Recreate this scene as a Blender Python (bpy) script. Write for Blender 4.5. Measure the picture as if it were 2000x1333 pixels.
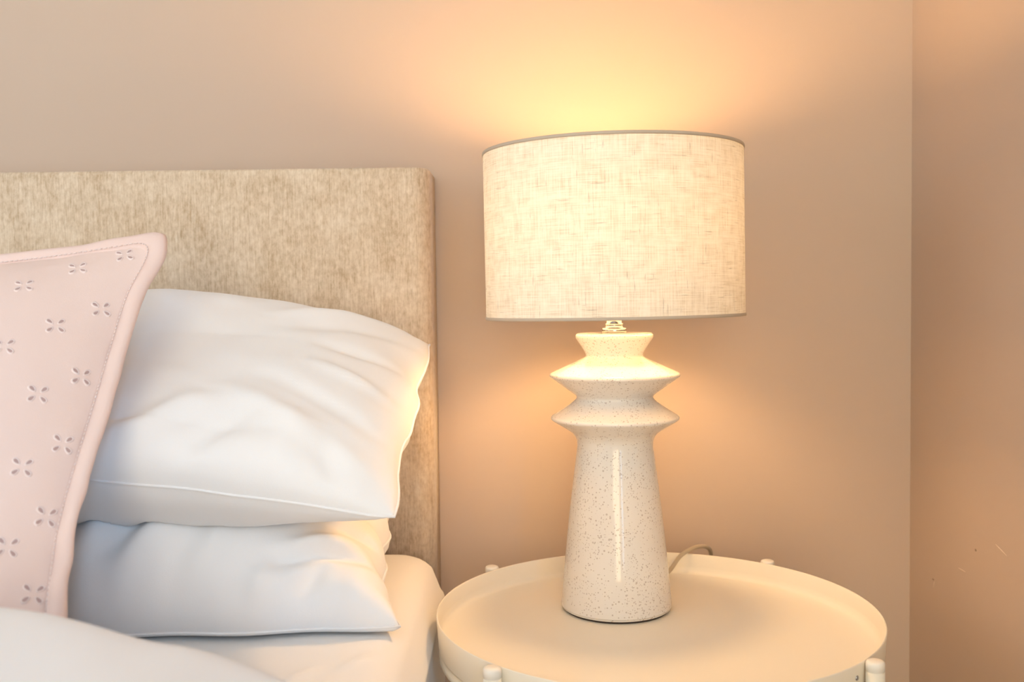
import bpy, bmesh, math, random
from mathutils import Vector, Matrix, noise

for o in list(bpy.data.objects): bpy.data.objects.remove(o)
scene = bpy.context.scene
COL = scene.collection
PI = math.pi

# ------------------------------------------------------------------ camera
# world: back wall is the plane y = BACK, floor z = 0.  "d" below = distance in front of the camera.
CAM_D, CAM_Z = 1.30, 0.848
cam_data = bpy.data.cameras.new('camera'); cam = bpy.data.objects.new('camera', cam_data); COL.objects.link(cam)
cam.matrix_world = (Matrix.Translation((0, -CAM_D, CAM_Z)) @ Matrix.Rotation(PI/2 - 0.0437, 4, 'X')
                    @ Matrix.Rotation(-0.0123, 4, 'Z'))
cam_data.sensor_width = 36; cam_data.lens = 36*1950/2000; cam_data.clip_start = 0.01
cam_data.dof.use_dof = True; cam_data.dof.focus_distance = 1.02; cam_data.dof.aperture_fstop = 6.3
scene.camera = cam

# ------------------------------------------------------------------ world, daylight, warm fill, exposure
w = bpy.data.worlds.new('world'); scene.world = w; w.use_nodes = True
w.node_tree.nodes['Background'].inputs[0].default_value = (0.75, 0.86, 1.0, 1)
w.node_tree.nodes['Background'].inputs[1].default_value = 0.5
vs = scene.view_settings
vs.view_transform = 'Standard'; vs.look = 'None'; vs.exposure = 0.08; vs.gamma = 1.0; vs.use_curve_mapping = False
SKY = (0.37, 0.67, 1.0)          # open sky, blue against the lamp-warm white balance
SOFT = (1.0, 0.92, 0.80)         # slightly warm tint chosen for the left window's light
WARM = (1.0, 0.78, 0.45)         # tint of the fill light added behind the camera
def window_light(name, loc, rot, sx, sy, power, col):
    l = bpy.data.lights.new(name, 'AREA'); l.shape = 'RECTANGLE'; l.size = sx; l.size_y = sy
    l.energy = power; l.color = col
    o = bpy.data.objects.new(name, l); COL.objects.link(o); o.location = loc; o.rotation_euler = rot
    return o
ROOM_L, ROOM_R, ROOM_F, ROOM_H = -2.6, 0.532, -3.6, 2.4
BACK = 0.03
WIN_L = (-2.4, -1.0, 0.80, 2.10)      # y0, y1, z0, z1 on the left wall
WIN_B = (-0.70, 0.40, 0.10, 2.10)     # x0, x1, z0, z1 on the wall behind the camera
WIN_R = (-3.25, -2.25, 0.35, 2.15)      # y0, y1, z0, z1 on the right wall
window_light('daylight_left', (ROOM_L - 0.16, (WIN_L[0]+WIN_L[1])/2, (WIN_L[2]+WIN_L[3])/2), (0, -PI/2, 0), WIN_L[3]-WIN_L[2], WIN_L[1]-WIN_L[0], 21, SOFT)
window_light('warm_fill_rear', ((WIN_B[0]+WIN_B[1])/2, ROOM_F - 0.16, (WIN_B[2]+WIN_B[3])/2), (PI/2, 0, 0), WIN_B[1]-WIN_B[0], WIN_B[3]-WIN_B[2], 56, WARM)  # added warm fill from behind the camera, brightens walls and bed
window_light('daylight_right', (ROOM_R + 0.16, (WIN_R[0]+WIN_R[1])/2, (WIN_R[2]+WIN_R[3])/2), (0, PI/2, 0), WIN_R[3]-WIN_R[2], WIN_R[1]-WIN_R[0], 104, SKY)

# ------------------------------------------------------------------ helpers
def W(x, d, z): return Vector((x, d - CAM_D, z + CAM_Z))      # camera-relative metres -> world
def tag(o, label=None, cat=None, group=None, kind=None):
    if label: o['label'] = label
    if cat: o['category'] = cat
    if group: o['group'] = group
    if kind: o['kind'] = kind
    return o
def empty(name, loc, label, cat, group=None):
    o = bpy.data.objects.new(name, None); COL.objects.link(o); o.location = loc; o.empty_display_size = .05
    return tag(o, label, cat, group)
def link(name, me, mat, parent=None, smooth=True, origin=None):
    """mesh given in world coordinates; origin moves the object's origin there"""
    o = bpy.data.objects.new(name, me); COL.objects.link(o)
    org = Vector(origin) if origin is not None else (parent_world(parent) if parent else Vector())
    me.transform(Matrix.Translation(-org))
    if parent:
        o.parent = parent; o.location = org - parent_world(parent)
    else: o.location = org
    for m in (mat if isinstance(mat, (list, tuple)) else [mat]): me.materials.append(m)
    if smooth:
        for p in me.polygons: p.use_smooth = True
    return o
def parent_world(p):
    v = Vector()
    while p: v += p.location; p = p.parent
    return v
def from_bm(bm, name='mesh'):
    bmesh.ops.recalc_face_normals(bm, faces=bm.faces)
    me = bpy.data.meshes.new(name); bm.to_mesh(me); bm.free(); return me
def box_bm(x0, x1, y0, y1, z0, z1, bevel=0, seg=3, bm=None):
    b = bmesh.new()
    bmesh.ops.create_cube(b, size=1, matrix=Matrix.Translation(((x0+x1)/2, (y0+y1)/2, (z0+z1)/2)) @ Matrix.Diagonal((x1-x0, y1-y0, z1-z0, 1)))
    if bevel: bmesh.ops.bevel(b, geom=list(b.edges), offset=bevel, segments=seg, affect='EDGES', profile=.5)
    if bm is None: return b
    me = bpy.data.meshes.new('tmp'); b.to_mesh(me); b.free(); bm.from_mesh(me); bpy.data.meshes.remove(me); return bm
def lathe(prof, cx, cy, seg=96, close=False):
    """prof: (radius, world z)"""
    vs, fs, rings = [], [], []
    for r, z in prof:
        if r < 1e-6: rings.append([len(vs)]); vs.append((cx, cy, z))
        else:
            rings.append(list(range(len(vs), len(vs)+seg)))
            vs += [(cx + r*math.cos(2*PI*i/seg), cy + r*math.sin(2*PI*i/seg), z) for i in range(seg)]
    pairs = list(zip(rings, rings[1:]))
    if close: pairs.append((rings[-1], rings[0]))
    for a, b in pairs:
        for i in range(seg):
            j = (i+1) % seg
            if len(a) == 1 and len(b) == 1: continue
            if len(a) == 1: fs.append((a[0], b[i], b[j]))
            elif len(b) == 1: fs.append((a[i], a[j], b[0]))
            else: fs.append((a[i], a[j], b[j], b[i]))
    me = bpy.data.meshes.new('lathe'); me.from_pydata(vs, [], fs)
    bm = bmesh.new(); bm.from_mesh(me); bpy.data.meshes.remove(me)
    return from_bm(bm)
def tube(pts, r, seg=10, closed=False, cap=True):
    pts = [Vector(p) for p in pts]; n = len(pts); vs, fs = [], []; up = Vector((0, 0, 1)); prev = None
    for i, p in enumerate(pts):
        a = pts[(i-1) % n] if (closed or i) else p
        b = pts[(i+1) % n] if (closed or i < n-1) else p
        t = (b - a).normalized()
        if prev is None: x = t.orthogonal().normalized()
        else: x = (prev - t*prev.dot(t)).normalized()
        prev = x; y = t.cross(x); rr = r(i/(n-1)) if callable(r) else r
        vs += [p + (x*math.cos(2*PI*k/seg) + y*math.sin(2*PI*k/seg))*rr for k in range(seg)]
    for i in range(n if closed else n-1):
        a, b = i*seg, ((i+1) % n)*seg
        for k in range(seg): fs.append((a+k, a+(k+1) % seg, b+(k+1) % seg, b+k))
    if cap and not closed: fs.append(tuple(range(seg))); fs.append(tuple((n-1)*seg+k for k in range(seg)))
    me = bpy.data.meshes.new('tube'); me.from_pydata([tuple(v) for v in vs], [], fs)
    bm = bmesh.new(); bm.from_mesh(me); bpy.data.meshes.remove(me); return from_bm(bm)
def spline(pts, n=12):
    pts = [Vector(p) for p in pts]; out = []
    for i in range(len(pts)-1):
        p0 = pts[max(i-1, 0)]; p1 = pts[i]; p2 = pts[i+1]; p3 = pts[min(i+2, len(pts)-1)]
        for k in range(n):
            t = k/n
            out.append(.5*((2*p1) + (p2-p0)*t + (2*p0-5*p1+4*p2-p3)*t*t + (3*p1-p0-3*p2+p3)*t**3))
    return out + [pts[-1]]
def interp(x, xs, ys):
    if x <= xs[0]: return ys[0]
    for i in range(len(xs)-1):
        if x <= xs[i+1]:
            t = (x-xs[i])/(xs[i+1]-xs[i]); t = t*t*(3-2*t); return ys[i]*(1-t) + ys[i+1]*t
    return ys[-1]

# ------------------------------------------------------------------ materials
class NT:
    def __init__(s, name):
        s.m = bpy.data.materials.new(name); s.m.use_nodes = True; s.t = s.m.node_tree
        s.b = s.t.nodes['Principled BSDF']; s.out = s.t.nodes['Material Output']
    def n(s, typ, **kw):
        nd = s.t.nodes.new(typ)
        for k, v in kw.items():
            if k.startswith('_'): setattr(nd, k[1:], v)
            else: nd.inputs[k.replace('__', ' ')].default_value = v
        return nd
    def l(s, a, b): s.t.links.new(a, b)
    def coord(s, scale=(1, 1, 1), kind='Object'):
        tc = s.n('ShaderNodeTexCoord'); mp = s.n('ShaderNodeMapping'); mp.inputs['Scale'].default_value = scale
        s.l(tc.outputs[kind], mp.inputs['Vector']); return mp.outputs[0]
    def noise(s, vec, scale, detail=3, rough=.55):
        nd = s.n('ShaderNodeTexNoise', Scale=scale, Detail=detail, Roughness=rough); s.l(vec, nd.inputs['Vector']); return nd.outputs['Fac']
    def ramp(s, fac, stops):
        r = s.n('ShaderNodeValToRGB'); e = r.color_ramp.elements
        while len(e) < len(stops): e.new(.5)
        for el, (p, c) in zip(e, stops): el.position = p; el.color = (*c, 1) if len(c) == 3 else c
        s.l(fac, r.inputs[0]); return r.outputs[0]
    def math(s, op, a, b=None):
        nd = s.n('ShaderNodeMath', _operation=op)
        for i, v in enumerate((a, b)):
            if v is None: continue
            if isinstance(v, (int, float)): nd.inputs[i].default_value = v
            else: s.l(v, nd.inputs[i])
        return nd.outputs[0]
    def bump(s, h, strength, dist=.001):
        b = s.n('ShaderNodeBump', Strength=strength, Distance=dist); s.l(h, b.inputs['Height']); s.l(b.outputs[0], s.b.inputs['Normal']); return b
    def set(s, col=None, rough=.5, metal=0, spec=.5):
        if col is not None: s.b.inputs['Base Color'].default_value = (*col, 1)
        s.b.inputs['Roughness'].default_value = rough; s.b.inputs['Metallic'].default_value = metal
        s.b.inputs['Specular IOR Level'].default_value = spec; return s
M = {}
def paint(name, col, rough=.55, bump=.15, scale=90, spec=.3):
    k = NT(name).set(col, rough, spec=spec); v = k.coord()
    f = k.noise(v, 3.0, 2); k.l(k.ramp(f, [(.3, tuple(c*.985 for c in col)), (.7, tuple(min(1, c*1.01) for c in col))]), k.b.inputs['Base Color'])
    k.bump(k.noise(v, scale, 3), bump, .001); M[name] = k.m; return k.m
paint('wall_paint', (.565, .445, .357), .6, .10, 60)
paint('ceiling_paint', (.85, .84, .82), .7)
paint('trim_paint', (.84, .83, .80), .4, .05)
paint('table_paint', (.88, .815, .69), .42, .05, 900, .4)
paint('plastic_cap', (.85, .81, .74), .4, .02, 900)
def fabric(name, col, bump=.25, scale=1500, rough=.9, sheen=.15, crumple=0.0):
    k = NT(name).set(col, rough, spec=.2); v = k.coord()
    wv = k.noise(k.coord((1, 1, 1)), scale, 2); bn = k.bump(wv, bump, .0006)
    if crumple:
        nd = k.n('ShaderNodeTexNoise', Scale=9.0, Detail=3.0, Roughness=.5, Distortion=.8); nd.noise_type = 'RIDGED_MULTIFRACTAL'
        k.l(k.coord((1.0, .7, .55)), nd.inputs['Vector'])
        b2 = k.n('ShaderNodeBump', Strength=crumple, Distance=.004); k.l(nd.outputs['Fac'], b2.inputs['Height']); k.l(b2.outputs[0], bn.inputs['Normal'])
    k.b.inputs['Sheen Weight'].default_value = sheen
    M[name] = k.m; return k.m
fabric('white_cotton', (.89, .885, .89), .15, 1300, crumple=.32)
fabric('white_sheet', (.87, .85, .83), .12, 1300, crumple=.22)
fabric('duvet_cotton', (.90, .895, .90), .1, 1000)
fabric('pink_cotton', (.80, .63, .575), .2, 1300, crumple=.10)
fabric('pink_edge', (.80, .62, .565), .2, 1300)
fabric('pink_thread', (.84, .70, .66), .1, 1300)
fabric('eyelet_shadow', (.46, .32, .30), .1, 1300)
fabric('divan_fabric', (.50, .40, .31), .4, 700)
k = NT('carpet').set((.45, .40, .34), .95, spec=.1); k.bump(k.noise(k.coord(), 350, 3), .8, .004); M['carpet'] = k.m
# chenille of the headboard: vertical threads, mottled pile
k = NT('chenille').set(rough=.85, spec=.2)
thr = k.noise(k.coord((560, 60, 30)), 1.0, 3, .6); thr2 = k.noise(k.coord((900, 100, 160)), 1.0, 2)
mot = k.noise(k.coord((1, 1, .7)), 22, 4, .65); mot2 = k.noise(k.coord((1, 1, .7)), 170, 4, .7)
mix = k.math('ADD', k.math('ADD', k.math('MULTIPLY', thr, .24), k.math('MULTIPLY', thr2, .16)), k.math('ADD', k.math('MULTIPLY', mot, .26), k.math('MULTIPLY', mot2, .34)))
k.l(k.ramp(mix, [(.38, (.47, .34, .215)), (.5, (.66, .53, .39)), (.60, (.78, .66, .52))]), k.b.inputs['Base Color'])
k.bump(mix, .5, .002); k.b.inputs['Sheen Weight'].default_value = .3; M['chenille'] = k.m
# glazed speckled ceramic
k = NT('speckled_ceramic').set(rough=.07, spec=.42); v = k.coord()
clus = k.math('ADD', k.math('MULTIPLY', k.noise(v, 22, 2), 1.6), -.42)
def specks2(scale, size, gain):
    vo = k.n('ShaderNodeTexVoronoi', Scale=scale, Randomness=1.0); k.l(v, vo.inputs['Vector'])
    sep = k.n('ShaderNodeSeparateColor'); k.l(vo.outputs['Color'], sep.inputs[0])
    inside = k.math('LESS_THAN', vo.outputs['Distance'], k.math('ADD', k.math('MULTIPLY', sep.outputs[1], size), size*.4))
    return k.math('MULTIPLY', inside, k.math('LESS_THAN', sep.outputs[0], k.math('MULTIPLY', clus, gain)))
s1 = k.math('MAXIMUM', specks2(270, .22, 1.6), specks2(430, .26, 1.5))
mx = k.n('ShaderNodeMix', _data_type='RGBA'); k.l(s1, mx.inputs[0])
mx.inputs[6].default_value = (.80, .765, .72, 1); mx.inputs[7].default_value = (.56, .50, .455, 1)
k.l(mx.outputs[2], k.b.inputs['Base Color']); k.bump(s1, -.35, .0006)
k.b.inputs['Coat Weight'].default_value = .0; k.b.inputs['Coat Roughness'].default_value = .08; M['speckled_ceramic'] = k.m
M['felt'] = NT('felt').set((.05, .035, .03), .95).m
M['chrome'] = NT('chrome').set((.42, .42, .44), .03, 1.0).m
M['brass'] = NT('white_wire').set((.8, .79, .76), .4).m
k = NT('cord_plastic').set((.62, .52, .38), .35); k.b.inputs['Transmission Weight'].default_value = .25; M['cord'] = k.m
k = NT('bulb_glow'); k.b.inputs['Emission Color'].default_value = (1.0, .60, .26, 1); k.b.inputs['Emission Strength'].default_value = 150.0
k.b.inputs['Base Color'].default_value = (1, 1, 1, 1); M['bulb'] = k.m
# linen drum shade: warp/weft threads and slubs, light passes through the cloth
k = NT('linen_shade'); k.t.nodes.remove(k.b)
uv = lambda sc: k.coord(sc, 'UV')
warp = k.noise(uv((900, 26, 1)), 1.0, 2); weft = k.noise(uv((26, 900, 1)), 1.0, 2)
slv = k.noise(uv((420, 40, 1)), 1.0, 3, .6); slh = k.noise(uv((34, 420, 1)), 1.0, 3, .6)
slub = k.math('MINIMUM', k.ramp(slv, [(.27, (.55,)*3), (.38, (1,)*3)]), k.ramp(slh, [(.27, (.55,)*3), (.38, (1,)*3)]))
wv = k.math('ADD', k.math('MULTIPLY', warp, .5), k.math('MULTIPLY', weft, .5))
mot = k.noise(uv((70, 70, 1)), 1.0, 3)
tot = k.math('ADD', k.math('MULTIPLY', wv, .7), k.math('MULTIPLY', mot, .3))
col = k.ramp(tot, [(.32, (.56, .50, .40)), (.5, (.78, .735, .65)), (.68, (.90, .87, .80))])
mm = k.n('ShaderNodeMix', _data_type='RGBA', _blend_type='MULTIPLY'); mm.inputs[0].default_value = .8
k.l(col, mm.inputs[6]); k.l(slub, mm.inputs[7])
df = k.n('ShaderNodeBsdfDiffuse'); tr = k.n('ShaderNodeBsdfTranslucent'); ms = k.n('ShaderNodeMixShader'); ms.inputs[0].default_value = .064
k.l(mm.outputs[2], df.inputs[0]); k.l(mm.outputs[2], tr.inputs[0]); k.l(df.outputs[0], ms.inputs[1]); k.l(tr.outputs[0], ms.inputs[2]); k.l(ms.outputs[0], k.out.inputs[0])
bp = k.n('ShaderNodeBump', Strength=.3, Distance=.0006); k.l(tot, bp.inputs['Height']); k.l(bp.outputs[0], df.inputs['Normal'])
M['linen'] = k.m
paint('shade_tape', (.55, .47, .38), .8, .2, 1200)
k = NT('window_glass'); k.t.nodes.remove(k.b); t1 = k.n('ShaderNodeBsdfTransparent'); g1 = k.n('ShaderNodeBsdfGlossy', Roughness=.02); m1 = k.n('ShaderNodeMixShader'); m1.inputs[0].default_value = .06
k.l(t1.outputs[0], m1.inputs[1]); k.l(g1.outputs[0], m1.inputs[2]); k.l(m1.outputs[0], k.out.inputs[0]); M['glass'] = k.m
M['mark'] = NT('scuff').set((.34, .25, .18), .8).m
M['plaster_chip'] = NT('plaster_chip').set((.66, .53, .42), .8).m

# ------------------------------------------------------------------ the room
def struct(name, bm, mat, label, cat, parent=None, smooth=False):
    o = link(name, from_bm(bm), mat, parent, smooth)
    if parent is None: tag(o, label, cat, kind='structure')
    return o
T = .12
struct('floor', box_bm(ROOM_L-T, ROOM_R+T, ROOM_F-T, BACK+T, -.1, 0), M['carpet'], 'beige carpeted bedroom floor under the bed and table', 'floor')
struct('ceiling', box_bm(ROOM_L-T, ROOM_R+T, ROOM_F-T, BACK+T, ROOM_H, ROOM_H+.1), M['ceiling_paint'], 'plain white bedroom ceiling above the bed', 'ceiling')
struct('wall_back', box_bm(ROOM_L-T, ROOM_R+T, BACK, BACK+T, 0, ROOM_H), M['wall_paint'], 'plain beige painted wall behind headboard and lamp', 'wall')
def holed_wall(axis, pos0, pos1, a0, a1, hole):
    h0, h1, z0, z1 = hole; bm = bmesh.new()
    for (p, q, zz0, zz1) in ((a0, h0, 0, ROOM_H), (h1, a1, 0, ROOM_H), (h0, h1, 0, z0), (h0, h1, z1, ROOM_H)):
        if axis == 'x': box_bm(pos0, pos1, p, q, zz0, zz1, bm=bm)
        else: box_bm(p, q, pos0, pos1, zz0, zz1, bm=bm)
    return bm
wr = struct('wall_right', holed_wall('x', ROOM_R, ROOM_R+T, ROOM_F, BACK, WIN_R), M['wall_paint'], 'beige painted side wall right of the lamp, meeting in the corner', 'wall')
struct('wall_left', holed_wall('x', ROOM_L-T, ROOM_L, ROOM_F, BACK, WIN_L), M['wall_paint'], 'beige painted wall with the large window', 'wall')
struct('wall_front', holed_wall('y', ROOM_F-T, ROOM_F, ROOM_L-T, ROOM_R+T, WIN_B), M['wall_paint'], 'beige painted wall facing the foot of the bed', 'wall')
def window(name, axis, pos, hole, label):
    h0, h1, z0, z1 = hole; fw = .05
    def bx(a0, a1, b0, b1, zz0, zz1, bm): return box_bm(a0, a1, b0, b1, zz0, zz1, bm=bm) if axis == 'y' else box_bm(b0, b1, a0, a1, zz0, zz1, bm=bm)
    root = bpy.data.objects.new(name, None); COL.objects.link(root); tag(root, label, 'window', kind='structure')
    root.location = ((h0+h1)/2, pos, z0) if axis == 'y' else (pos, (h0+h1)/2, z0)
    bm = bmesh.new(); p0, p1 = pos-.03, pos+.03
    bx(h0, h0+fw, p0, p1, z0, z1, bm); bx(h1-fw, h1, p0, p1, z0, z1, bm); bx(h0+fw, h1-fw, p0, p1, z0, z0+fw, bm); bx(h0+fw, h1-fw, p0, p1, z1-fw, z1, bm)
    link('window_frame', from_bm(bm), M['trim_paint'], root, False)
    bm = bmesh.new(); c = (h0+h1)/2
    if h1-h0 > 1: bx(c-.02, c+.02, p0, p1, z0+fw, z1-fw, bm); link('mullion', from_bm(bm), M['trim_paint'], root, False); bm = bmesh.new()
    bx(h0+fw, h1-fw, pos-.003, pos+.003, z0+fw, z1-fw, bm); link('pane', from_bm(bm), M['glass'], root, False)
window('window_1', 'x', ROOM_L-.08, WIN_L, 'large white framed window in the left wall')
window('fill_window', 'y', ROOM_F-.08, WIN_B, 'tall white framed glazed door added around the warm fill light, facing the foot of the bed')  # unseen door, put in to house the rear fill light
window('window_3', 'x', ROOM_R+.08, WIN_R, 'white framed window in the right hand wall')
struct('baseboard_back', box_bm(ROOM_L, ROOM_R, BACK-.016, BACK, 0, .12, .004), M['trim_paint'], 'white skirting board along the wall behind the bed', 'baseboard')
struct('baseboard_right', box_bm(ROOM_R-.016, ROOM_R, ROOM_F, BACK-.016, 0, .12, .004), M['trim_paint'], 'white skirting board along the right hand wall', 'baseboard')
# small nail holes and chips in the side wall's plaster
def wall_mark(y, z, ry, rz, mat, tilt=0):
    bm = bmesh.new(); bmesh.ops.create_uvsphere(bm, u_segments=10, v_segments=6, radius=1)
    bmesh.ops.transform(bm, matrix=Matrix.Translation((ROOM_R, y, z)) @ Matrix.Rotation(tilt, 4, 'X') @ Matrix.Diagonal((.0006, ry, rz, 1)), verts=bm.verts)
    link('scuff_mark', from_bm(bm), M[mat], wr)
for a in ((-.16, .55, .0022, .0016, 'mark'), (-.045, .483, .003, .0012, 'mark'), (-.047, .477, .0012, .005, 'plaster_chip', .4), (-.125, .517, .010, .0008, 'plaster_chip'), (-.22, .565, .014, .0008, 'plaster_chip', .25)): wall_mark(*a)

# ------------------------------------------------------------------ headboard
HB_R, HB_D0, HB_TOP = -.0995, 1.236, .162
def headboard():
    root = empty('headboard', W(-.85, 1.29, -CAM_Z), 'beige chenille upholstered headboard standing against the wall behind the pillows', 'headboard')
    b = bmesh.new(); a0, a1 = W(-1.60, HB_D0, -.62), W(HB_R, 1.328, HB_TOP)
    bmesh.ops.create_cube(b, size=1, matrix=Matrix.Translation((a0+a1)/2) @ Matrix.Diagonal((*(a1-a0), 1)))
    vert = [e for e in b.edges if abs(e.verts[0].co.z-e.verts[1].co.z) > .1 and e.verts[0].co.y < a0.y+.01]
    bmesh.ops.bevel(b, geom=vert, offset=.022, segments=8, affect='EDGES', profile=.5)
    top = [e for e in b.edges if e.verts[0].co.z > a1.z-.001 and e.verts[1].co.z > a1.z-.001 and (e.verts[0].co.y < a1.y-.001 or e.verts[1].co.y < a1.y-.001)]
    bmesh.ops.bevel(b, geom=top, offset=.005, segments=4, affect='EDGES', profile=.5)
    link('upholstered_panel', from_bm(b), M['chenille'], root)
    for x in (-.35, -1.35):
        link('leg', from_bm(box_bm(x-.04, x+.04, W(0, 1.275, 0).y, W(0, 1.305, 0).y, 0, .24, .003)), M['divan_fabric'], root, False)
headboard()

# ------------------------------------------------------------------ bed base, mattress, fitted sheet
BX0, BX1, BD0, BD1, MZ = -1.58, -.088, -.76, 1.230, -.3095     # mattress outline (x, d) and top
root = empty('bed_base', W(-.83, .2, -CAM_Z), 'brown fabric divan base beneath the mattress', 'bed base')
link('base_box', from_bm(box_bm(BX0+.01, BX1-.012, W(0, BD0, 0).y, W(0, BD1-.004, 0).y, .05, .285, .008)), M['divan_fabric'], root, False)
for x in (BX0+.1, BX1-.1):
    for d in (BD0+.1, BD1-.1): link('foot', lathe([(0, 0), (.022, 0), (.026, .006), (.026, .05), (0, .05)], x, d-CAM_D, 20), M['felt'], root)
mattress = empty('mattress', W(-.83, .2, MZ-.25), 'mattress wrapped in a white fitted sheet, right edge touching the round table', 'mattress')
def crease(x, y, x0, y0, x1, y1, wd):
    """0..1 ridge along a segment, tapering to its ends"""
    dx, dy = x1-x0, y1-y0; L2 = dx*dx+dy*dy; t = ((x-x0)*dx+(y-y0)*dy)/L2
    if t < -.15 or t > 1.15: return 0
    px, py = x-(x0+dx*t), y-(y0+dy*t); k = max(0, 1-(2*t-1)**2)
    return math.exp(-(px*px+py*py)/(wd*wd))*k
SHEET_CREASE = [(-.150, .80, -.185, .74, .005, .003), (-.165, .835, -.205, .76, .005, .003), (-.20, .82, -.22, .785, .005, .002), (-.125, .86, -.15, .82, .004, .002), (-.22, .78, -.25, .73, .006, .003)]
def sheet():
    rc, re = .055, .040
    xs = [BX0 + i*.06 for i in range(18)]; x = xs[-1]
    while x < BX1-.006: x += .0055; xs.append(min(x, BX1))
    xs[-1] = BX1
    ds = [BD0 + i*.06 for i in range(21)]; d = ds[-1]
    while d < BD1-.007: d += .0065; ds.append(min(d, BD1))
    ds[-1] = BD1
    def plan(x, d):
        cx = min(max(x, BX0+rc), BX1-rc); cd = min(max(d, BD0+rc), BD1-rc); dx, dd = x-cx, d-cd
        if dx and dd:
            m = max(abs(dx), abs(dd)); l = math.hypot(dx, dd); dx, dd = dx*m/l, dd*m/l
        return cx+dx, cd+dd
    def inner(x, d):
        cx = min(max(x, BX0+rc), BX1-rc); cd = min(max(d, BD0+rc), BD1-rc)
        return rc - math.hypot(x-cx, d-cd)
    vs, fs = [], []; nx, nd = len(xs), len(ds)
    for d0 in ds:
        for x0 in xs:
            x, d = plan(x0, d0); q = max(0, min(1, inner(x, d)/re)) if inner(x, d) < re else 1
            z = MZ - re*(1-math.sqrt(max(0, 1-(1-q)**2)))
            n = noise.noise(Vector((x*9, d*9, 2.2)))*.0025*q
            c = 1.7*sum(a*crease(x, d, x0_, y0_, x1_, y1_, wd) for (x0_, y0_, x1_, y1_, wd, a) in SHEET_CREASE)
            vs.append(tuple(W(x, d, z+n+c)))
    for j in range(nd-1):
        for i in range(nx-1): a = j*nx+i; fs.append((a, a+1, a+nx+1, a+nx))
    ring = [i for i in range(nx)] + [j*nx+nx-1 for j in range(1, nd)] + [(nd-1)*nx+i for i in range(nx-2, -1, -1)] + [j*nx for j in range(nd-2, 0, -1)]
    prev = ring
    for (off, dz) in ((.003, -.004), (.004, -.007), (.001, -.012), (.002, -.03), (.004, -.08), (.003, -.15), (.001, -.205), (-.008, -.212)):
        cur = []
        for v in ring:
            p = Vector(vs[v]); x, d = p.x, p.y+CAM_D
            cx = min(max(x, BX0+rc), BX1-rc); cd = min(max(d, BD0+rc), BD1-rc); o = Vector((x-cx, d-cd)); o.normalize()
            wob = noise.noise(Vector((x*12, d*12, dz*10)))*.003*(dz < -.01)
            off2 = off if o.y < .5 else min(off, 0)
            cur.append(len(vs)); vs.append((x+o.x*(off2+wob), d-CAM_D+o.y*(off2-abs(wob)*(o.y > .5)), CAM_Z+MZ-re+dz))
        n = len(ring)
        for i in range(n): fs.append((prev[i], prev[(i+1) % n], cur[(i+1) % n], cur[i]))
        prev = cur
    me = bpy.data.meshes.new('sheet'); me.from_pydata(vs, [], fs); bm = bmesh.new(); bm.from_mesh(me)
    bmesh.ops.remove_doubles(bm, verts=bm.verts, dist=1e-5)
    link('fitted_sheet', from_bm(bm), M['white_sheet'], mattress)
sheet()

# ------------------------------------------------------------------ pillows and cushion
def soft(corners, ht, hb, nu, nv, bow=(.03, .03), a=2.6, b=.55, fn=None, zmin=None, zmax_d=None):
    """closed pillow from seam corners FL, FR, BR, BL; returns (mesh, point function)"""
    FL, FR, BR, BL = [Vector(c) for c in corners]
    N = ((FR-FL)+(BR-BL)).cross((BL-FL)+(BR-FR)).normalized()
    def base(s, t):
        s2 = s*(1-bow[0]*(1-t*t)); t2 = t*(1-bow[1]*(1-s*s)); u, v = (s2+1)/2, (t2+1)/2
        return FL*(1-u)*(1-v) + FR*u*(1-v) + BR*u*v + BL*(1-u)*v
    def pt(s, t, side):
        pr = (max(0, 1-abs(s)**a)*max(0, 1-abs(t)**a))**b
        p = base(s, t) + N*(ht if side > 0 else -hb)*pr
        if fn: p = p + fn(s, t, side, pr, N)
        if zmin is not None and p.z < zmin: p.z = zmin
        if zmax_d is not None and p.y > zmax_d: p.y = zmax_d
        return p
    S = [math.sin(PI/2*(2*i/nu-1)) for i in range(nu+1)]; Tt = [math.sin(PI/2*(2*j/nv-1)) for j in range(nv+1)]
    # soften the clustering so that wrinkles stay resolved in the middle
    S = [.5*x+.5*(2*i/nu-1) for i, x in enumerate(S)]; Tt = [.5*x+.5*(2*j/nv-1) for j, x in enumerate(Tt)]
    vs, fs, idx = [], [], {}
    for side in (1, -1):
        for j in range(nv+1):
            for i in range(nu+1):
                edge = i in (0, nu) or j in (0, nv)
                if side < 0 and edge: idx[(side, i, j)] = idx[(1, i, j)]; continue
                idx[(side, i, j)] = len(vs); p = pt(S[i], Tt[j], side); vs.append(tuple(W(*p)))
    for side in (1, -1):
        for j in range(nv):
            for i in range(nu):
                q = [idx[(side, i, j)], idx[(side, i+1, j)], idx[(side, i+1, j+1)], idx[(side, i, j+1)]]
                fs.append(tuple(q if side > 0 else q[::-1]))
    me = bpy.data.meshes.new('soft'); me.from_pydata(vs, [], fs); return me, pt, N
def bvh_of(me):
    from mathutils.bvhtree import BVHTree
    return BVHTree.FromPolygons([v.co.copy() for v in me.vertices], [tuple(p.vertices) for p in me.polygons])
def press(me, tree, mode, gap=.004):
    """rest a soft mesh on another: 'z' lifts what sinks into the thing below, 'y' keeps it in front of the thing behind"""
    for v in me.vertices:
        if mode == 'z':
            h = tree.ray_cast(Vector((v.co.x, v.co.y, 3)), Vector((0, 0, -1)))
            if h[0] and v.co.z < h[0].z+gap and v.co.z > h[0].z-.12: v.co.z = h[0].z+gap
        else:
            h = tree.ray_cast(Vector((v.co.x, -5, v.co.z)), Vector((0, 1, 0)))
            if h[0] and v.co.y > h[0].y-gap: v.co.y = h[0].y-gap
def nz(x, y, z): return noise.noise(Vector((x, y, z)))

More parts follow.
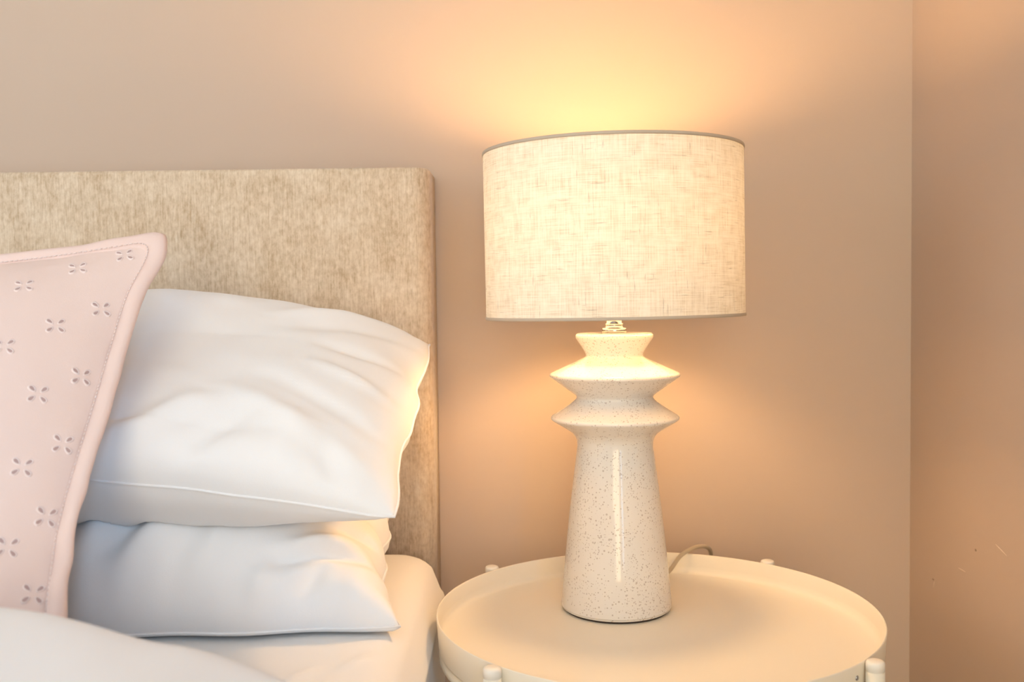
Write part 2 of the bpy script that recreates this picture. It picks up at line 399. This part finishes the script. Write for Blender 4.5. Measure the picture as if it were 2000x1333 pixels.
PX = -.80
LO_CREASE = [(.99, -.62, .62, -.90, .04, -.010), (.99, -.45, .70, -.80, .04, .008), (.98, -.25, .86, -.5, .03, -.007), (.74, -.98, .82, -.80, .03, -.006), (.62, -.98, .68, -.82, .03, .004),
             (.9, .2, .85, -.5, .04, .005), (.96, .3, .93, -.4, .025, -.005), (.2, -.9, .4, -.5, .04, -.006), (.1, -.95, .28, -.4, .04, .005), (-.02, -.9, .12, -.45, .04, -.006), (.3, -.9, .5, -.3, .05, .004), (-.1, -.9, 0, -.5, .04, .005)]
def lo_fn(s, t, side, pr, N):
    v = Vector()
    if side > 0:
        h = sum(a*crease(s, t, x0, y0, x1, y1, wd) for (x0, y0, x1, y1, wd, a) in LO_CREASE)
        h = .95*h + .008*nz(s*2.5+1, t*2, 9.1)*pr + .0055*nz(s*12-t*3.5, t*2.0+s*1.5, 2.7)*pr
        v += N*h + Vector((0, -h*.8, 0))
    ed = max(0, abs(s)-.75)/.25
    if s > 0: v += Vector((.012*nz(t*3.5, 4.3, .7)*ed - .016*math.exp(-((t+.55)/.16)**2)*ed, 0, .004*nz(t*6, 2.3, 4.2)*ed))
    fr = max(0, -t-.6)/.4; v += Vector((0, .012*nz(s*5, .3, 3.2)*fr - .012*(1-s*s)*fr, 0))
    return v
LO = [(PX, .905, -.303), (-.107, .905, -.303), (-.150, 1.185, -.25), (PX, 1.185, -.25)]
root = empty('pillow', W(-.45, 1.05, MZ), 'white crumpled pillow lying flat on the sheet, lower of the two stacked pillows', 'pillow', 'white bed pillows')
me, lo_pt, N_ = soft(LO, .100, .05, 150, 90, (.02, .0), 3.4, .42, lo_fn, zmin=MZ+.004, zmax_d=1.23)
LO_BVH = bvh_of(me)
link('pillowcase', me, M['white_cotton'], root)
ring = [W(*(lo_pt(s, -1, 1))) for s in [i/60*2-1 for i in range(61)]] + [W(*lo_pt(1, t, 1)) for t in [i/40*2-1 for i in range(1, 41)]]
link('seam', tube([p+Vector((0, 0, .0015)) for p in ring], .0013, 6), M['white_cotton'], root)

UP_CREASE = [(-.15, -.1, .30, -.95, .05, -.006), (.1, -.35, .28, -.9, .03, .004), (-.02, -.98, -.10, -.35, .03, -.004), (.25, -.95, .5, -.45, .05, .006),
             (.45, -.98, .62, -.5, .04, -.005), (.97, .95, .55, .45, .05, .005), (.99, .75, .6, .3, .05, -.004), (.98, -.9, .5, -.35, .06, .005), (.98, -.6, .6, -.2, .05, -.004),
             (.98, -.2, .72, .0, .04, .004), (.98, .25, .7, .2, .05, -.004), (-.2, -.98, .05, -.6, .03, .004), (.7, -.98, .72, -.5, .05, .004), (.85, -.98, .8, -.6, .04, -.004)]
def up_fn(s, t, side, pr, N):
    v = Vector()
    if side > 0:
        h = sum(a*crease(s, t, x0, y0, x1, y1, wd) for (x0, y0, x1, y1, wd, a) in UP_CREASE)
        h = 1.25*h + .006*nz(s*2.2+4, t*1.8, 3.1)*pr + .0022*nz(s*10+t*2, t*5-s, 7.7)*pr
        # a hollow beside the pink cushion whose slope turns away from the lamp
        e = math.exp(-(((s-.02)/.17)**2 + ((t+.18)/.42)**2)*1.2)
        h -= .024*e
        v += N*h*1.0
    else: v += N*(.006*nz(s*3, t*3, 5.5)*pr)
    # wavy right-hand seam, drooping front seam
    ed = max(0, abs(s)-.8)/.2
    if s > 0: v += Vector((.010*nz(t*3.2, 1.3, .2)*ed, 0, .006*nz(t*4.2, 2.3, 1.2)*ed))
    fr = max(0, -t-.7)/.3; v += Vector((0, 0, (.005*nz(s*5, .3, 8.2) + .044*max(0, min(1, (.95-s)/.95)) - .002)*fr))
    bk = max(0, t-.2)/.8; v += Vector((0, .0, .036*max(0, min(1, (.95-s)/.75))**.8*bk))
    return v
UP = [(PX, .872, -.189), (-.1045, .872, -.189), (-.094, 1.165, -.052), (PX, 1.165, -.052)]
root = empty('pillow', W(-.45, .99, -.14), 'white pillow leaning on the headboard, upper of the two stacked pillows', 'pillow', 'white bed pillows')
me, up_pt, N_ = soft(UP, .088, .074, 150, 100, (.015, .03), 2.8, .5, up_fn, zmax_d=1.232)
press(me, LO_BVH, 'z'); UP_BVH = bvh_of(me)
link('pillowcase', me, M['white_cotton'], root)
ring = [W(*up_pt(s, -1, 1)) for s in [i/60*2-1 for i in range(61)]] + [W(*up_pt(1, t, 1)) for t in [i/40*2-1 for i in range(1, 41)]]
link('seam', tube(ring, .0014, 6), M['white_cotton'], root)

# pink cushion: body, flat stitched flange all round, eyelet flowers
CU_R, CU_L = -.326, -.826
def cu_base(s, t):
    """seam sheet of the cushion: s to the right, t up the slope"""
    s2 = s*(1-.030*(1-t*t)); t2 = t*(1-.155*(1-s*s)*(t > 0)-.03*(1-s*s)*(t <= 0)); u, v = (s2+1)/2, (t2+1)/2
    p = Vector((CU_L + (CU_R-CU_L)*u, .665 + (.945-.665)*v, -.302 + (.068+.302)*v))
    p.x += (.010*max(0, min(1, (-.35-t)/.6)) - .004*math.exp(-((t+.25)/.3)**2) + .009*math.exp(-((t-.86)/.13)**2))*max(0, s)**4
    return p
CU_N = Vector((0, -.374, .28)).normalized()
def cu_pt(s, t, side):
    k = .938
    pr = (max(0, 1-abs(s/k)**2.2)*max(0, 1-abs(t/k)**2.2))**.80 if abs(s) < k and abs(t) < k else 0
    h = pr*(.066 if side > 0 else .060)
    if side > 0: h += .004*nz(s*3+2, t*3, 1.7)*pr + .0022*nz(s*12, t*12, 4.4)*max(0, (max(abs(s), abs(t))-.7)/.3)*(pr > 0)
    return cu_base(s, t) + CU_N*((h+.0015) if side > 0 else -(h+.0015))
root = cushion = empty('cushion', W(-.58, .74, MZ), 'pale pink square cushion with eyelet flowers, propped in front of the white pillows', 'cushion')
def cu_body():
    n = 90; k = .940; vs, fs, idx = [], [], {}
    g = [k*(.6*math.sin(PI/2*(2*i/n-1)) + .4*(2*i/n-1)) for i in range(n+1)]
    for side in (1, -1):
        for j in range(n+1):
            for i in range(n+1):
                if side < 0 and (i in (0, n) or j in (0, n)): idx[(side, i, j)] = idx[(1, i, j)]; continue
                idx[(side, i, j)] = len(vs); vs.append(tuple(W(*cu_pt(g[i], g[j], side))))
    for side in (1, -1):
        for j in range(n):
            for i in range(n):
                q = [idx[(side, i, j)], idx[(side, i+1, j)], idx[(side, i+1, j+1)], idx[(side, i, j+1)]]
                fs.append(tuple(q if side > 0 else q[::-1]))
    me = bpy.data.meshes.new('cu'); me.from_pydata(vs, [], fs); return me
cu_me = cu_body(); press(cu_me, UP_BVH, 'y', .009); press(cu_me, LO_BVH, 'y', .009)
link('cover', cu_me, M['pink_cotton'], root)
def cu_loop(k, n=70):
    out = []
    c = .055                        # rounded corners
    L = [(-1+2*i/n) for i in range(n)]
    sq = [(x, -1) for x in L] + [(1, x) for x in L] + [(-x, 1) for x in L] + [(-1, -x) for x in L]
    for s, t in sq:
        q = 1-c; cs, ct = max(-q, min(q, s)), max(-q, min(q, t)); ds, dt = s-cs, t-ct
        if ds and dt: m = max(abs(ds), abs(dt)); l = math.hypot(ds, dt); s, t = cs+ds*m/l, ct+dt*m/l
        out.append((s*k, t*k))
    return out
def cu_flange():
    prof = [(.925, .0006), (.938, .0026), (.955, .0042), (.975, .0048), (.991, .0038), (1.0, 0), (.991, -.0036), (.960, -.0044), (.930, -.0030)]
    vs, fs = [], []; loops = []
    for (k, h) in prof:
        lp = cu_loop(k); row = []
        for q, (s, t) in enumerate(lp):
            wob = (.0022 + .004*max(0, min(1, -t*2)))*nz(s*9, t*11, 6.6)*(k > .95)
            row.append(len(vs)); vs.append(tuple(W(*(cu_base(s, t) + CU_N*(h+wob)))))
        loops.append(row)
    n = len(loops[0])
    for a, b in zip(loops, loops[1:]+loops[:1]):
        for i in range(n): fs.append((a[i], a[(i+1) % n], b[(i+1) % n], b[i]))
    me = bpy.data.meshes.new('fl'); me.from_pydata(vs, [], fs); bm = bmesh.new(); bm.from_mesh(me); return from_bm(bm)
link('flange', cu_flange(), M['pink_edge'], root)
def stitches():
    lp = cu_loop(.943, 110); bm = bmesh.new()
    pts = [W(*(cu_base(s, t) + CU_N*.0042)) for s, t in lp]
    n = len(pts)
    for i in range(n):
        a, b = pts[i], pts[(i+1) % n]; m = (a+b)/2; dr = (b-a)*.36
        me = tube([m-dr, m+dr], .00055, 5); bm.from_mesh(me); bpy.data.meshes.remove(me)
    o = link('stitching', from_bm(bm), M['pink_thread'], root); o['kind'] = 'stuff'
stitches()
def flower_mesh():
    bm = bmesh.new(); me_h, me_r = [], []
    mats = []
    for k in range(4):
        ang = PI/4 + k*PI/2 + .12; R = Matrix.Rotation(ang, 3, 'Z'); n = 12
        def ringp(sx, sy, z, c=.0043): return [bm.verts.new(R @ Vector((c+sx*math.cos(2*PI*i/n), sy*math.sin(2*PI*i/n)*(1-.35*math.cos(2*PI*i/n)*-1), z))) for i in range(n)]
        r0 = ringp(.0027, .0017, -.0006); r1 = ringp(.0023, .00135, .0007); r2 = ringp(.0018, .0009, .0002)
        for a, b in ((r0, r1), (r1, r2)):
            for i in range(n): f = bm.faces.new((a[i], a[(i+1) % n], b[(i+1) % n], b[i])); f.material_index = 0
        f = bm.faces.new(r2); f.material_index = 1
    me = from_bm(bm); 
    for p in me.polygons: p.use_smooth = p.material_index == 0
    me.materials.append(M['pink_thread']); me.materials.append(M['eyelet_shadow']); return me
FM = flower_mesh()
def add_flower(s, t):
    e = .004; p = cu_pt(s, t, 1); du = cu_pt(s+e, t, 1)-p; dv = cu_pt(s, t+e, 1)-p; n = du.cross(dv).normalized()
    x = du.normalized(); y = n.cross(x)
    o = bpy.data.objects.new('eyelet_flower', FM); COL.objects.link(o); o.parent = cushion
    m = Matrix((x, y, n)).transposed().to_4x4(); m = m @ Matrix.Scale(1.45, 4); m.translation = W(*p) + n*.0004 - cushion.location
    o.matrix_local = m
FLOWERS = [(.869, .885), (.881, .587), (.889, .267), (.897, -.016), (.905, -.284), (.905, -.547), (.741, .815), (.771, .478), (.795, .155), (.813, -.132),
           (.825, -.411), (.82, -.68), (.613, .696), (.655, .347), (.68, .04), (.695, -.25), (.705, -.53), (.70, -.80)]
for s_, t_ in FLOWERS: add_flower(s_, t_)
for c in range(10):
    for r in range(7):
        s_, t_ = .50 - c*.125 + .016*r, .62 - r*.31 - (c % 3)*.105
        if -.88 < s_ < .60 and -.88 < t_ < .88: add_flower(s_, t_)

# ------------------------------------------------------------------ duvet
def duvet():
    path = spline([(-1.55, .60), (-1.1, .635), (-.7, .645), (-.42, .645), (-.28, .635), (-.17, .612), (-.105, .575), (-.085, .50), (-.085, .3), (-.092, -.1), (-.10, -.7)], 14)
    H = lambda x, d: interp(x, [-1.2, -.6, -.32, -.2, -.11], [.155, .148, .128, .106, .090])
    wds = [0, .002, .006, .012, .02, .03, .042, .056, .075, .10, .13, .17, .22, .28, .36, .46, .6, .8, 1.0, 1.2, 1.35]
    vs, fs = [], []; n = len(path)
    for i, p in enumerate(path):
        u = i/(n-1)
        # inward direction: towards the foot on the head side, towards the bed's middle on the flank
        k = interp(p.y, [.44, .60], [1, 0]) if p.x > -.3 else 0
        dr = Vector((-k, -(1-k))).normalized() if k < 1 else Vector((-1, 0))
        for wd in wds:
            lim = wd if k < .5 else min(wd, 1.35)
            x, d = p.x + dr.x*lim, p.y + dr.y*lim
            x = max(x, -1.60); d = max(d, -.74)
            q = min(1, wd/.055); h = H(p.x, p.y)*(math.sqrt(1-(1-q)**2)) + .012*nz(x*4, d*4, 3.3)*q + .010*min(1, wd/.3)
            h += .006*nz(x*14+d*5, d*9, 1.1)*q
            vs.append(tuple(W(x, d, MZ + .004 + h)))
    m = len(wds)
    for i in range(n-1):
        for j in range(m-1): a = i*m+j; fs.append((a, a+1, a+m+1, a+m))
    me = bpy.data.meshes.new('duvet'); me.from_pydata(vs, [], fs); bm = bmesh.new(); bm.from_mesh(me)
    me = from_bm(bm); o = link('duvet', me, M['duvet_cotton'], origin=W(-.85, .0, MZ))
    md = o.modifiers.new('sub', 'SUBSURF'); md.levels = 1; md.render_levels = 2
    tag(o, 'thick white duvet folded back across the near part of the bed', 'duvet')
duvet()

# ------------------------------------------------------------------ round tray table
TX, TD, TZ, TR = .1445, 1.022, -.323, .2260
ty = TD-CAM_D; tz = CAM_Z+TZ
table = empty('side_table', (TX, ty, 0), 'round cream metal tray table on four tube legs beside the bed', 'table')
tray = link('tray', lathe([(0, tz-.024), (.19, tz-.024), (.2150, tz-.0239), (.2195, tz-.0230), (.2222, tz-.0200), (.2232, tz-.0150), (.2241, tz-.001), (.2246, tz), (.2256, tz), (TR, tz-.001), (.225, tz-.012), (.224, tz-.031), (.223, tz-.0335), (0, tz-.0335)], TX, ty, 160), M['table_paint'], table)
link('frame_ring', tube([(TX+.2175*math.cos(2*PI*i/72), ty+.2175*math.sin(2*PI*i/72), tz-.041) for i in range(72)], .0065, 10, closed=True), M['table_paint'], table)
for i, ang in enumerate((-134.7, -43.8, 137.0, 46.8)):
    a = math.radians(ang); lx, ly = TX+(TR+.009)*math.cos(a), ty+(TR+.009)*math.sin(a); r = .0082
    lg = link('leg', lathe([(0, .006), (r, .006), (r, tz-.0075), (0, tz-.0075)], lx, ly, 28), M['table_paint'], table)
    link('end_cap', lathe([(0, tz-.0085), (r-.0007, tz-.0085), (r-.0007, tz-.0068), (r, tz-.0062), (r, tz-.0004), (r-.0008, tz+.0012), (r-.0025, tz+.002), (0, tz+.002)], lx, ly, 28), M['plastic_cap'], lg)
    link('foot', lathe([(0, 0), (r+.001, 0), (r+.001, .010), (r, .012), (0, .012)], lx, ly, 20), M['plastic_cap'], lg)
# bolt beside each front leg
for ang in (-47.3, -138.4):
    a = math.radians(ang); bm = bmesh.new(); bmesh.ops.create_uvsphere(bm, u_segments=12, v_segments=8, radius=1)
    bmesh.ops.transform(bm, matrix=Matrix.Translation((TX+.225*math.cos(a), ty+.225*math.sin(a), tz-.0125)) @ Matrix.Rotation(a, 4, 'Z') @ Matrix.Diagonal((.0014, .0024, .0024, 1)), verts=bm.verts)
    link('bolt', from_bm(bm), M['chrome'], tray)

# ------------------------------------------------------------------ table lamp
LX, LD = .1128, 1.10; ly = LD-CAM_D; zb = tz-.024; Z = CAM_Z
lamp = empty('table_lamp', (LX, ly, zb), 'white speckled ceramic table lamp with lit linen drum shade on the round table', 'lamp')
link('felt_pad', lathe([(0, zb), (.0575, zb), (.0578, zb+.0022), (0, zb+.0022)], LX, ly, 64), M['felt'], lamp)
key = [(.0592, zb+.0022), (.0606, zb+.0032), (.0611, zb+.0055), (.0609, zb+.009)]
body = [(.0572, -.2969), (.0512, -.2394), (.0450, -.190), (.0424, -.170), (.0420, -.162), (.0432, -.1565), (.0475, -.1505), (.0560, -.1448), (.0655, -.1390), (.0695, -.1363), (.0706, -.1345), (.0700, -.1325), (.0670, -.1303), (.0560, -.1235), (.0470, -.1170), (.0432, -.1135), (.0423, -.1115), (.0432, -.1092), (.0480, -.1055), (.0590, -.0975), (.0680, -.0910), (.0712, -.0885), (.0718, -.0868), (.0710, -.0850), (.0680, -.0833), (.0560, -.0778), (.0420, -.0712), (.0345, -.0677), (.0320, -.0660), (.0318, -.0640), (.0330, -.0610), (.0375, -.0535), (.0418, -.0472), (.0428, -.0445), (.0424, -.0425), (.0410, -.0412), (.0385, -.0406), (.012, -.0402), (0, -.0402)]
prof = [(0, zb+.0022)] + key + [(r, z+Z) for r, z in body]
# resample smoothly
def dense(pr, n=4):
    v = spline([(r, z, 0) for r, z in pr], n); return [(max(0, p.x), p.y) for p in v]
prof = [(0, zb+.0022)] + dense(prof[1:-1], 4) + [(0, -.0402+Z)]
link('ceramic_body', lathe(prof, LX, ly, 128), M['speckled_ceramic'], lamp)
neck = [(0, -.0402), (.0130, -.0402), (.0134, -.0396), (.0134, -.0362), (.0128, -.0350), (.0096, -.0348), (.0096, -.0335), (.0092, -.0330), (.0092, -.0322), (.0098, -.0318), (.0098, -.0305), (.0090, -.0300), (.0082, -.0298), (.0082, -.0150), (.0105, -.0148), (.0105, -.0125), (.0082, -.0123), (.0082, 0), (0, 0)]
link('chrome_neck', lathe([(r, z+Z) for r, z in neck], LX, ly, 48), M['chrome'], lamp)
hold = link('bulb_holder', lathe([(r, z+Z) for r, z in [(0, 0), (.015, 0), (.0165, .003), (.0165, .036), (.0145, .042), (0, .042)]], LX, ly, 40), M['brass'], lamp)
bz = .083
link('bulb', lathe([(r, z+Z) for r, z in [(0, .042), (.011, .042), (.012, .054), (.0180, .068), (.0240, .080), (.0270, .092), (.0262, .103), (.0215, .113), (.0125, .1190), (0, .1205)]], LX, ly, 40), M['bulb'], lamp)
SR, S0, S1 = .1410, -.0235, .1580
def shade_mesh():
    seg = 160; rows = 24; vs, fs, uvs = [], [], []
    for j in range(rows+1):
        z = S0+(S1-S0)*j/rows
        for i in range(seg): a = 2*PI*i/seg; vs.append((SR*math.cos(a), SR*math.sin(a), z))
    for j in range(rows):
        for i in range(seg): fs.append((j*seg+i, j*seg+(i+1) % seg, (j+1)*seg+(i+1) % seg, (j+1)*seg+i))
    me = bpy.data.meshes.new('shade'); me.from_pydata(vs, [], fs); uvl = me.uv_layers.new(name='UVMap')
    for p in me.polygons:
        j, i = divmod(p.index, seg)
        for li, (di, dj) in zip(p.loop_indices, ((0, 0), (1, 0), (1, 1), (0, 1))): uvl.data[li].uv = ((i+di)/seg*2*PI*SR, (j+dj)/rows*(S1-S0))
    return me
TILT = Matrix.Rotation(-.0085, 4, 'Y')
def place_shade(me): me.transform(Matrix.Translation((LX, ly, Z)) @ TILT); return me
shade = link('lamp_shade', place_shade(shade_mesh()), M['linen'], lamp)
for z0, z1 in ((S1-.0034, S1), (S0, S0+.0032)):
    r0, r1 = SR-.0012, SR+.0007
    link('rim_tape', place_shade(lathe([(r0, z0), (r1, z0), (r1+.0003, (z0+z1)/2), (r1, z1), (r0, z1)], 0, 0, 160, close=True)), M['shade_tape'], shade)
fit = bmesh.new()
for k in range(3):
    a = k*2*PI/3+.4; me = tube([(.018*math.cos(a), .018*math.sin(a), .006), (.07*math.cos(a), .07*math.sin(a), .004), ((SR-.002)*math.cos(a), (SR-.002)*math.sin(a), S0+.004)], .0013, 6); fit.from_mesh(me); bpy.data.meshes.remove(me)
me = tube([(.0178*math.cos(2*PI*i/24), .0178*math.sin(2*PI*i/24), .006) for i in range(24)], .0015, 6, closed=True); fit.from_mesh(me); bpy.data.meshes.remove(me)
link('shade_fitter', place_shade(from_bm(fit)), M['brass'], shade)
cz = zb-Z+.0026
cord = spline([(LX+.03, 1.155, cz+.004), (.158, 1.185, cz), (.186, 1.205, cz+.006), (.205, 1.222, cz+.022), (.2245, 1.238, TZ+.0065), (.243, 1.254, TZ+.0035), (.253, 1.272, TZ-.012), (.256, 1.284, TZ-.06), (.25, 1.288, -.5), (.262, 1.290, -.6)], 10)
link('cord', tube([W(*p) for p in cord], .0026, 10), M['cord'], lamp)
